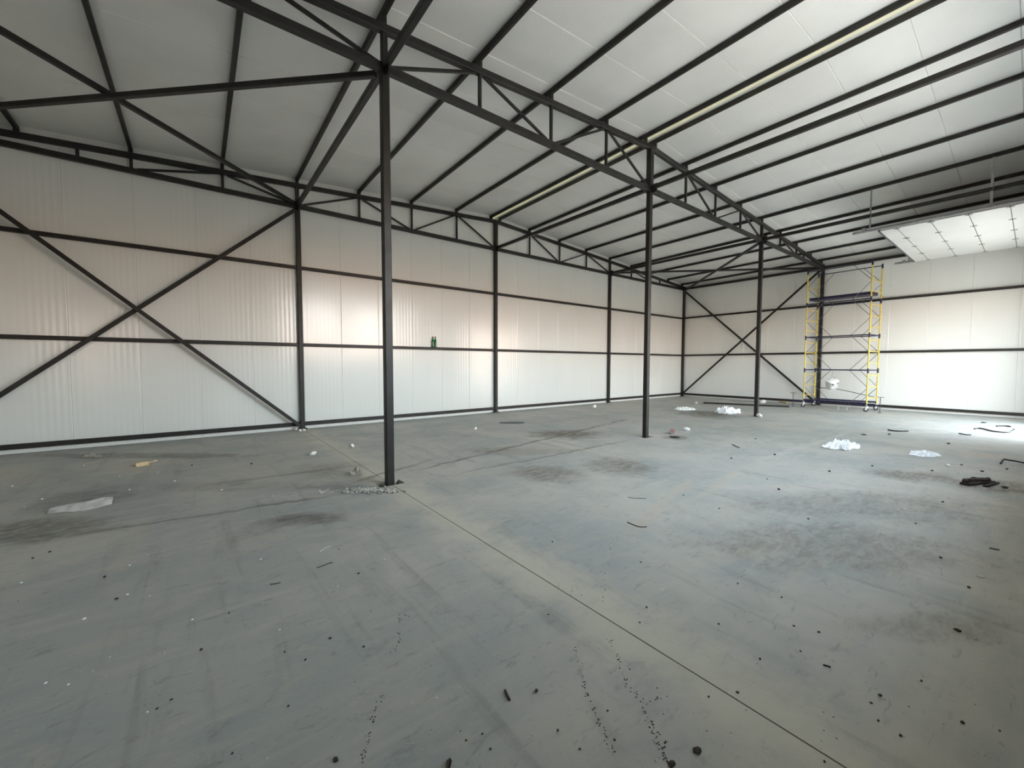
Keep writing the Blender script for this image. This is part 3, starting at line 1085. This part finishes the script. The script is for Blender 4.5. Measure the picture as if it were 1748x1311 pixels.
# flattened sack: folded sheet with two long ridges
a, b = fl(84, 874), fl(193, 858)
L = (b - a).length
bm = bmesh.new()
nx, ny = 40, 18
grid = []
for j in range(ny + 1):
    row = []
    for i in range(nx + 1):
        s, q = i / nx, j / ny * 2 - 1
        wdt = 0.145 * (0.42 + 0.75 * math.sin(min(1, s * 1.15 + 0.08) * math.pi * 0.62)) * (1 - 0.55 * max(0, s - 0.8) / 0.2)
        x = (s - 0.5) * L
        y = q * wdt + 0.02 * math.sin(s * 9)
        nz = noise.noise(Vector((x * 9, y * 14, 5)))
        z = 0.008 + 0.045 * max(0, 1 - abs(q + 0.55) * 2.6) * min(1, s * 3) + 0.05 * max(0, 1 - abs(q - 0.45) * 2.4) * (0.4 + 0.6 * s) + 0.018 * (nz + 0.5) * (1 - abs(q)) 
        row.append(bm.verts.new((x, y, max(0.006, z))))
    grid.append(row)
for j in range(ny):
    for i in range(nx):
        bm.faces.new((grid[j][i], grid[j][i + 1], grid[j + 1][i + 1], grid[j + 1][i]))
ext = bmesh.ops.extrude_face_region(bm, geom=bm.faces[:])
for v_ in ext['geom']:
    if isinstance(v_, bmesh.types.BMVert):
        v_.co.z -= 0.005
o = obj('flattened_sack', bm, M['sack'], loc=((a.x + b.x) / 2, (a.y + b.y) / 2, 0), smooth=True, ang=1.0)
o.rotation_euler = (0, 0, math.atan2(b.y - a.y, b.x - a.x))
tag(o, 'flattened dusty white sack lying on the dark damp stain', 'sack')

# wood block with a splinter
p = fl(243, 795)
t_ = thing('wood_block', 'pale fresh-sawn wood offcut with a splinter by the gable wall', 'wood', (p.x, p.y, 0), 0.35)
bm = bmesh.new()
beam(bm, (-0.085, 0, 0.03), (0.075, 0, 0.03), 0.07, 0.058, c=0.003)
obj('block', bm, M['wood'], t_)
bm = bmesh.new()
prism(bm, (0.07, 0.01, 0.035), (0.20, 0.05, 0.040), [(-0.012, -0.008), (0.012, -0.006), (0.004, 0.009), (-0.010, 0.006)])
obj('splinter', bm, M['wood'], t_)

# long black tube on the floor
a, b = fl(1201, 689), fl(1347, 695.5)
bm = bmesh.new()
d = b - a
beam(bm, (0, 0, 0.034), d + Vector((0, 0, 0.034)), 0.066, 0.066)
beam(bm, Vector((0, 0, 0.034)) - d.normalized() * 0.004, Vector((0, 0, 0.034)) + d.normalized() * 0.02, 0.072, 0.066)
o = obj('steel_tube', bm, M['steel'], loc=a)
tag(o, 'long black steel tube lying on the floor before the cross-braced side wall', 'tube')

# broken dark boards
p = fl(1668, 826)
rnd = random.Random(4)
t_ = thing('broken_board', 'broken dark weathered boards lying on the brown stain', 'board', (p.x, p.y, 0), math.radians(-25))
for k, (l, w, h, y, z, a_, dx) in enumerate(((0.52, 0.12, 0.03, 0.0, 0.017, 0.04, 0), (0.34, 0.08, 0.028, 0.03, 0.046, -0.12, 0.06), (0.13, 0.06, 0.035, 0.02, 0.05, 0.5, -0.19), (0.40, 0.05, 0.02, -0.09, 0.012, 0.2, 0.1), (0.22, 0.03, 0.012, 0.06, 0.055, -0.35, 0.17))):
    bm = bmesh.new()
    c, s = math.cos(a_), math.sin(a_)
    n = 8
    up_, lo_ = [], []
    for i in range(n + 1):
        x = (i / n - 0.5) * l
        jag = rnd.uniform(0.72, 1.08)
        for lst, sg in ((lo_, -1), (up_, 1)):
            yy = sg * w / 2 * jag
            lst.append((dx + x * c - yy * s, y + x * s + yy * c))
    poly = lo_ + up_[::-1]
    A = [bm.verts.new((x, y_, z - h / 2)) for x, y_ in poly]
    B = [bm.verts.new((x, y_, z + h / 2 + rnd.uniform(-0.004, 0.006))) for x, y_ in poly]
    bm.faces.new(A[::-1])
    bm.faces.new(B)
    for i in range(len(poly)):
        bm.faces.new((A[i], A[(i + 1) % len(poly)], B[(i + 1) % len(poly)], B[i]))
    obj('board', bm, M['oldwood'], t_)


# strips, cables, sticks: thin things along photo points on the floor
def strand(name, pts, r, m_, label, cat, group=None, z=None, n=6, flat=None):
    P_ = [fl(*p_) for p_ in pts]
    zz = z or [r] * len(P_)
    P_ = [p_ + Vector((0, 0, max(h_, r))) for p_, h_ in zip(P_, zz)]
    # smooth the path
    sm = []
    for i in range(len(P_) - 1):
        p0, p1, p2, p3 = P_[max(i - 1, 0)], P_[i], P_[i + 1], P_[min(i + 2, len(P_) - 1)]
        for q in range(4):
            t__ = q / 4
            sm.append(0.5 * ((2 * p1) + (p2 - p0) * t__ + (2 * p0 - 5 * p1 + 4 * p2 - p3) * t__ ** 2 + (3 * p1 - p0 - 3 * p2 + p3) * t__ ** 3))
    sm.append(P_[-1])
    o_ = sm[0].copy()
    o_.z = 0
    bm = bmesh.new()
    tube(bm, [p_ - o_ for p_ in sm], r, n)
    o = obj(name, bm, m_, loc=o_, smooth=True, ang=1.0)
    tag(o, label, cat, group)
    return o


strand('rubber_strip', [(1708, 792.5), (1713, 789.5), (1722, 790), (1735, 791), (1752, 793)], 0.014, M['black'], 'bent black rubber strip on the floor past the broken board', 'strip', z=[0.014, 0.05, 0.045, 0.035, 0.02])
strand('black_cable', [(1663, 733), (1670, 731.8), (1680, 733.2), (1692, 736.5), (1707, 738.5), (1722, 738.8), (1730, 735.5), (1731, 733.5)], 0.016, M['black'], 'looped black cable in the bright light before the side wall', 'cable')
strand('cable_offcut', [(1701, 728.5), (1709, 728), (1718, 728.3), (1725, 729.3)], 0.018, M['black'], 'short black cable offcut behind the looped cable', 'cable')
strand('bent_strip', [(1516, 734.5), (1523, 736), (1535, 737), (1550, 736.8)], 0.016, M['scrap'], 'slightly bent dark strip on the floor before the scaffold', 'strip')
strand('bent_strip', [(1637, 740.5), (1642, 741.5), (1650, 743), (1657, 743)], 0.012, M['scrap'], 'short bent dark strip beside the looped cable', 'strip')
strand('wire', [(1250, 759), (1255, 762), (1262, 765)], 0.008, M['scrap'], 'thin dark wire offcut on the floor near the red tin', 'wire')
strand('wire', [(1072, 849), (1082, 851), (1092, 851), (1103, 851.5)], 0.003, M['scrap'], 'thin curved dark wire on the pale tyre track', 'wire')
strand('twig', [(1071, 892), (1080, 896), (1092, 900), (1104, 900)], 0.0045, M['soil'], 'bent dark twig on the crumb trail', 'twig')
strand('twig', [(541, 970), (552, 966), (562, 962), (568, 961)], 0.0032, M['soil'], 'dark twig beside the pale stick', 'twig')
strand('pale_stick', [(546, 943), (552, 938), (558, 935), (566, 933)], 0.004, M['sack'], 'short pale stick on the dark floor beside a twig', 'stick')
strand('twig', [(461, 998), (471, 997), (479, 995)], 0.003, M['soil'], 'small dark twig alone on the dark floor', 'twig')
strand('white_strip', [(1667, 984.5), (1673, 985.2), (1681, 986.5)], 0.006, M['white_pl'], 'short bright white plastic strip on the grey floor', 'strip')
strand('metal_rod', [(862, 1180), (865, 1187), (870, 1197)], 0.006, M['scrap'], 'short dark metal rod stub on the bare floor', 'rod')
strand('dark_stick', [(1405, 1136), (1411, 1137.5), (1418, 1140)], 0.004, M['scrap'], 'short dark splinter lying past the saw-cut joint', 'stick')
strand('dark_stick', [(1689, 936), (1697, 938), (1706, 939.5)], 0.005, M['scrap'], 'dark splinter on the floor behind the white plastic strip', 'stick')
strand('plank', [(1322, 684.5), (1334, 687.5), (1343, 689)], 0.035, M['wood'], 'pale wood lath lying at the side-wall sill', 'lath', n=4)

# dark plate
p = fl(871, 722)
bm = bmesh.new()
A = []
for k in range(18):
    a_ = 2 * math.pi * k / 18
    A.append((0.40 * math.cos(a_) * (1 if math.cos(a_) > 0 else 0.8), 0.13 * math.sin(a_)))
lo_ = [bm.verts.new((x, y, 0.001)) for x, y in A]
hi_ = [bm.verts.new((x, y, 0.016 + 0.01 * x)) for x, y in A]
bm.faces.new(lo_[::-1])
bm.faces.new(hi_)
for k in range(18):
    bm.faces.new((lo_[k], lo_[(k + 1) % 18], hi_[(k + 1) % 18], hi_[k]))
o = obj('metal_plate', bm, M['rubber'], loc=(p.x, p.y, 0))
o.rotation_euler = (0, 0, math.radians(-38))
tag(o, 'flat dark grey oval plate lying near the gable sill', 'plate')

# red tin and dark scrap beside the ridge column
p = fl(1147, 740.5)
t_ = thing('red_tin', 'small crushed red tin lying near the ridge column foot', 'tin', (p.x, p.y, 0), 0.5)
bm = bmesh.new()
prism(bm, (-0.10, 0, 0.055), (0.10, 0.0, 0.05), [(x * 1.0, y * 0.95) for x, y in circ(0.055, 12)])
obj('can_body', bm, M['red'], t_, True)
bm = bmesh.new()
prism(bm, (0.098, 0, 0.05), (0.112, 0, 0.05), circ(0.048, 12))
prism(bm, (-0.112, 0, 0.055), (-0.098, 0, 0.055), circ(0.048, 12))
obj('can_end', bm, M['zinc'], t_, True)

# white wire tangle under the scaffold
p = fl(1437, 703)
rnd = random.Random(21)
bm = bmesh.new()
for k in range(4):
    c = Vector((rnd.uniform(-0.35, 0.35), rnd.uniform(-0.12, 0.12), 0.02))
    r = rnd.uniform(0.10, 0.22)
    a0 = rnd.random() * 6
    tube(bm, [c + Vector((r * 1.5 * math.cos(a0 + q * 0.5), r * 0.7 * math.sin(a0 + q * 0.5), 0.02 + 0.02 * math.sin(q * 1.3 + k))) for q in range(12)], 0.006, 5)
for k in range(3):
    x = -0.15 + 0.13 * k
    tube(bm, [(x, 0, 0.02), (x + 0.04 * (-1) ** k, 0.02, 0.10), (x + 0.06 * (-1) ** k, 0.03, 0.19)], 0.009, 5)
o = obj('wire_tangle', bm, M['zinc'], loc=(p.x, p.y, 0), smooth=True, ang=1.0)
o.rotation_euler = (0, 0, math.radians(-60))
tag(o, 'tangle of pale grey wire on the floor under the scaffold tower', 'wire')


# lumps
def lump_at(name, u, v, size, m_, label, cat, group, seed, flat=0.7, sub=1):
    p_ = fl(u, v)
    bm = bmesh.new()
    lump(bm, random.Random(seed), size, flat, sub=sub)
    o = obj(name, bm, m_, loc=(p_.x, p_.y, 0))
    tag(o, label, cat, group)
    return o


lump_at('foam_lump', 1296, 712, 0.11, M['foam'], 'white foam lump at the foot of the column before the scaffold', 'foam', None, 1, 0.6)
lump_at('foam_lump', 1303, 688, 0.14, M['foam'], 'white foam block against the side-wall sill near the lath', 'foam', None, 2, 0.7)
lump_at('foam_lump', 601, 764, 0.050, M['foam'], 'white foam crumb on the saw-cut joint behind the gravel-heap column', 'foam', None, 3, 0.9)
lump_at('foam_lump', 535, 777, 0.050, M['foam'], 'white foam crumb left of the joint near the gable column', 'foam', None, 4, 0.9)
lump_at('foam_lump', 812, 734, 0.045, M['foam'], 'white foam crumb lying near the dark oval plate', 'foam', None, 5, 0.9)
lump_at('foam_lump', 1172, 736, 0.07, M['foam'], 'white foam crumb beside the red tin', 'foam', None, 6, 0.8)
lump_at('foam_lump', 1015, 697, 0.09, M['foam'], 'white foam lump at the gable sill past the ridge', 'foam', None, 7, 0.8)
lump_at('foam_lump', 1618, 796, 0.028, M['foam'], 'white foam crumb near the broken board', 'foam', None, 8, 0.8)
lump_at('scrap_piece', 1518, 742, 0.03, M['scrap'], 'dark scrap crumb before the bent strip', 'scrap', None, 9, 0.6)
lump_at('foam_lump', 1188, 689, 0.06, M['foam'], 'white foam lump beside the end of the long black tube', 'foam', None, 10, 0.8)
for k, (u, v) in enumerate(((505, 734), (512, 737), (519, 736))):
    lump_at('foam_lump', u, v, 0.045, M['foam'], 'small white foam lump at the foot of the cross-brace gable column', 'foam', 'white lumps at the gable column', 30 + k, 0.9)
lump_at('mud_clod', 1190, 1283, 0.018, M['soil'], 'largest dark mud clod by the crumb trail', 'clod', None, 11, 0.35, 2)
lump_at('mud_clod', 1147, 1306, 0.016, M['soil'], 'dark mud clod at the end of the crumb trail', 'clod', None, 12, 0.35, 2)
lump_at('mud_clod', 573, 1298, 0.012, M['soil'], 'dark mud clod beside the straight crumb trail', 'clod', None, 13, 0.35, 2)
lump_at('mud_clod', 916, 1181, 0.011, M['soil'], 'dark mud clod beside the metal rod stub', 'clod', None, 14, 0.7)
lump_at('mud_clod', 1634, 1077, 0.014, M['soil'], 'dark mud clod on the brown smear past the joint', 'clod', None, 15, 0.6)
lump_at('scrap_piece', 1151, 747, 0.10, M['scrap'], 'dark flat scrap heap in front of the red tin', 'scrap', None, 16, 0.22, 2)
lump_at('scrap_piece', 1619, 758, 0.04, M['scrap'], 'dark flat scrap behind the white plastic sheet', 'scrap', None, 17, 0.4)
lump_at('scrap_piece', 1475, 742.5, 0.055, M['scrap'], 'small dark scrap behind the shiny plastic film', 'scrap', None, 18, 0.25)
lump_at('scrap_piece', 1716, 833, 0.035, M['scrap'], 'small dark scrap beside the broken boards', 'scrap', None, 19, 0.4)
lump_at('scrap_piece', 1679, 722, 0.06, M['scrap'], 'small dark scrap behind the looped cable', 'scrap', None, 20, 0.3)
# dry leaf
p = fl(766, 1307)
bm = bmesh.new()
for sgn in (-1, 1):
    vs = [bm.verts.new((x, sgn * w, z)) for x, w, z in ((-0.028, 0, 0.004), (-0.012, 0.010, 0.011), (0.010, 0.011, 0.012), (0.030, 0, 0.005), (0.010, 0.0, 0.003), (-0.012, 0, 0.003))]
    bm.faces.new(vs if sgn > 0 else vs[::-1])
ext = bmesh.ops.extrude_face_region(bm, geom=bm.faces[:])
for v_ in ext['geom']:
    if isinstance(v_, bmesh.types.BMVert):
        v_.co.z -= 0.0015
o = obj('dry_leaf', bm, M['soil'], loc=(p.x, p.y, 0))
o.rotation_euler = (0, 0, 0.9)
tag(o, 'small curled dark dry leaf on the bare floor', 'leaf')

# small crumbs seen one by one
A_ = lambda pts, ox, oy, sc: [(ox + x / sc, oy + y / sc) for x, y in pts]
white = A_([(437, 245), (474, 293), (153, 328), (90, 356), (579, 229), (640, 262), (308, 205), (45, 280), (548, 682), (465, 678), (341, 957), (167, 1002), (250, 1007), (1237, 647), (955, 548), (540, 532), (79, 634), (474, 570), (1024, 807), (978, 1275), (540, 1108), (704, 769), (308, 766), (402, 906), (1000, 315), (811, 294), (1160, 302)], 0, 700, 2.145)
white += A_([(350, 117), (316, 162), (368, 162), (85, 295), (948, 690), (692, 795), (987, 155), (745, 305), (1255, 318), (1697, 310), (575, 850), (452, 875), (1610, 882)], 548, 900, 2.913)
white += A_([(88, 425), (240, 712), (1525, 652), (1195, 1098), (1395, 475 - 620)], 1100, 850, 2.698)[:4]
white += [(627, 854), (702, 824), (1029, 759)]
dark = A_([(428, 693), (383, 613), (737, 880), (627, 1062), (1210, 837), (1118, 917), (1043, 887), (575, 1095), (838, 745), (850, 1260), (1055, 1086), (120, 544), (183, 521), (1240, 510), (920, 198), (703, 203)], 0, 700, 2.145)
dark += A_([(187, 232), (45, 553), (212, 597), (722, 1062), (842, 1105), (1178, 1012), (802, 1030), (1535, 708), (1585, 475), (1480, 660), (1130, 435), (1288, 1105), (1460, 1060), (1425, 915), (1150, 75), (1590, 175), (1620, 400)], 548, 900, 2.913)
dark += A_([(430, 396), (632, 460), (342, 582), (688, 591), (803, 620), (720, 707), (533, 743), (1365, 278), (1495, 415), (1275, 845), (1085, 912), (1045, 947), (1465, 1037), (1078, 1028), (1637, 1075), (1180, 1097), (830, 1217), (755, 98), (345, 50), (1375, 20), (430, 897), (297, 917), (1250, 120)], 1100, 850, 2.698)
dark += A_([(565, 535), (620, 583), (400, 440), (512, 350), (1325, 497), (1460, 470), (1555, 500), (852, 500), (180, 610), (1050, 475), (600, 423), (1670, 490)], 1100, 620, 2.698)
protos = {}
rnd = random.Random(77)
for kind, lst, m_, lab, cat, grp in (('white_crumb', white, M['foam'], 'tiny white crumb on the grey concrete floor', 'crumb', 'white crumbs on the floor'),
                                     ('mud_crumb', dark, M['soil'], 'tiny dark mud crumb on the grey concrete floor', 'crumb', 'dark mud crumbs on the floor')):
    mesh = []
    for k in range(5):
        bm = bmesh.new()
        lump(bm, random.Random(100 + k), 1.0, 0.6)
        mm = me_of(bm, kind)
        mm.materials.append(m_)
        mesh.append(mm)
    for u, v in lst:
        p = fl(u, v)
        dist = (p - CAM).length
        o = bpy.data.objects.new(kind, rnd.choice(mesh))
        COL.objects.link(o)
        o.location = (p.x, p.y, 0)
        s = dist / FPX * (rnd.uniform(0.9, 1.6) if kind == 'white_crumb' else rnd.uniform(1.1, 2.0))
        s = min(s, 0.035)
        o.scale = (s, s, s)
        o.rotation_euler = (0, 0, rnd.random() * 6.28)
        tag(o, lab, cat, grp)


# gravel heap by the column, and grit too fine to count
def stuff(name, pts, m_, label, cat, seed, lo=0.006, hi=0.016, flat=0.7):
    rnd = random.Random(seed)
    bm = bmesh.new()
    for u, v in pts:
        p_ = fl(u, v)
        lump(bm, rnd, rnd.uniform(lo, hi), flat, (p_.x, p_.y, 0))
    o = obj(name, bm, m_)
    tag(o, label, cat, kind='stuff')
    return o


rnd = random.Random(5)
pts = [(rnd.gauss(630, 17), rnd.gauss(837.5, 1.6)) for k in range(150)] + [(rnd.uniform(540, 675), rnd.gauss(839, 2.2)) for k in range(70)] + [(rnd.gauss(668, 10), rnd.gauss(838, 3)) for k in range(40)]
stuff('gravel_heap', pts, M['stone'], 'low spill of pale gravel at the foot of the free-standing column', 'gravel', 1, 0.008, 0.020)
trails = [A_([(205, 1180), (215, 1110), (235, 1050), (245, 1000), (262, 940), (275, 900), (290, 860), (310, 815)], 548, 900, 2.913),
          A_([(345, 625), (380, 590), (392, 555), (378, 500), (400, 432), (430, 445)], 548, 900, 2.913),
          A_([(1255, 600), (1285, 680), (1310, 790), (1345, 880), (1380, 960), (1420, 1050), (1450, 1120)], 548, 900, 2.913),
          A_([(1430, 550), (1450, 610), (1480, 660), (1490, 700), (1525, 800), (1590, 860), (1620, 950), (1650, 1030), (1700, 1120), (1725, 1180)], 548, 900, 2.913),
          A_([(1400, 220), (1400, 260), (1398, 300), (1400, 345), (1405, 385)], 548, 900, 2.913),
          A_([(1490, 30), (1460, 75), (1440, 105), (1425, 150), (1430, 195)], 548, 900, 2.913),
          A_([(1600, 880), (1660, 860), (1720, 835)], 548, 900, 2.913),
          A_([(1330, 95), (1375, 90), (1400, 92)], 548, 900, 2.913),
          A_([(20, 1020), (60, 1070), (100, 1130), (80, 1180), (125, 1235)], 1100, 850, 2.698)]
pts = []
rnd = random.Random(9)
for tr in trails:
    for (u0, v0), (u1, v1) in zip(tr, tr[1:]):
        n = max(3, int(math.hypot(u1 - u0, v1 - v0) / 3.0))
        for k in range(n):
            f_ = rnd.random()
            pts.append((u0 + (u1 - u0) * f_ + rnd.gauss(0, 2.6), v0 + (v1 - v0) * f_ + rnd.gauss(0, 1.6)))
stuff('mud_crumb_trail', pts, M['soil'], 'trails of dark mud crumbs dropped from tyre treads', 'mud', 2, 0.0016, 0.0042, 0.5)
trail_pts = pts
pts = []
for k in range(420):
    v = 700 + 600 * rnd.random() ** 1.3
    pts.append((rnd.uniform(0, 1748), v))
pts = [p_ for p_ in pts if fl(*p_).y < -0.3 and fl(*p_).x < 11.7 and not (500 < p_[0] < 720 and 820 < p_[1] < 856)]
pts += [(980 + rnd.gauss(0, 14), 1008 + rnd.gauss(0, 9)) for k in range(40)]
pts = [p_ for p_ in pts if all((fl(*p_) - fl(*q_)).length > 0.02 for q_ in trail_pts)]
stuff('floor_grit', pts, M['stone'], 'fine grit and dust specks scattered over the concrete', 'grit', 3, 0.0015, 0.005, 0.6)
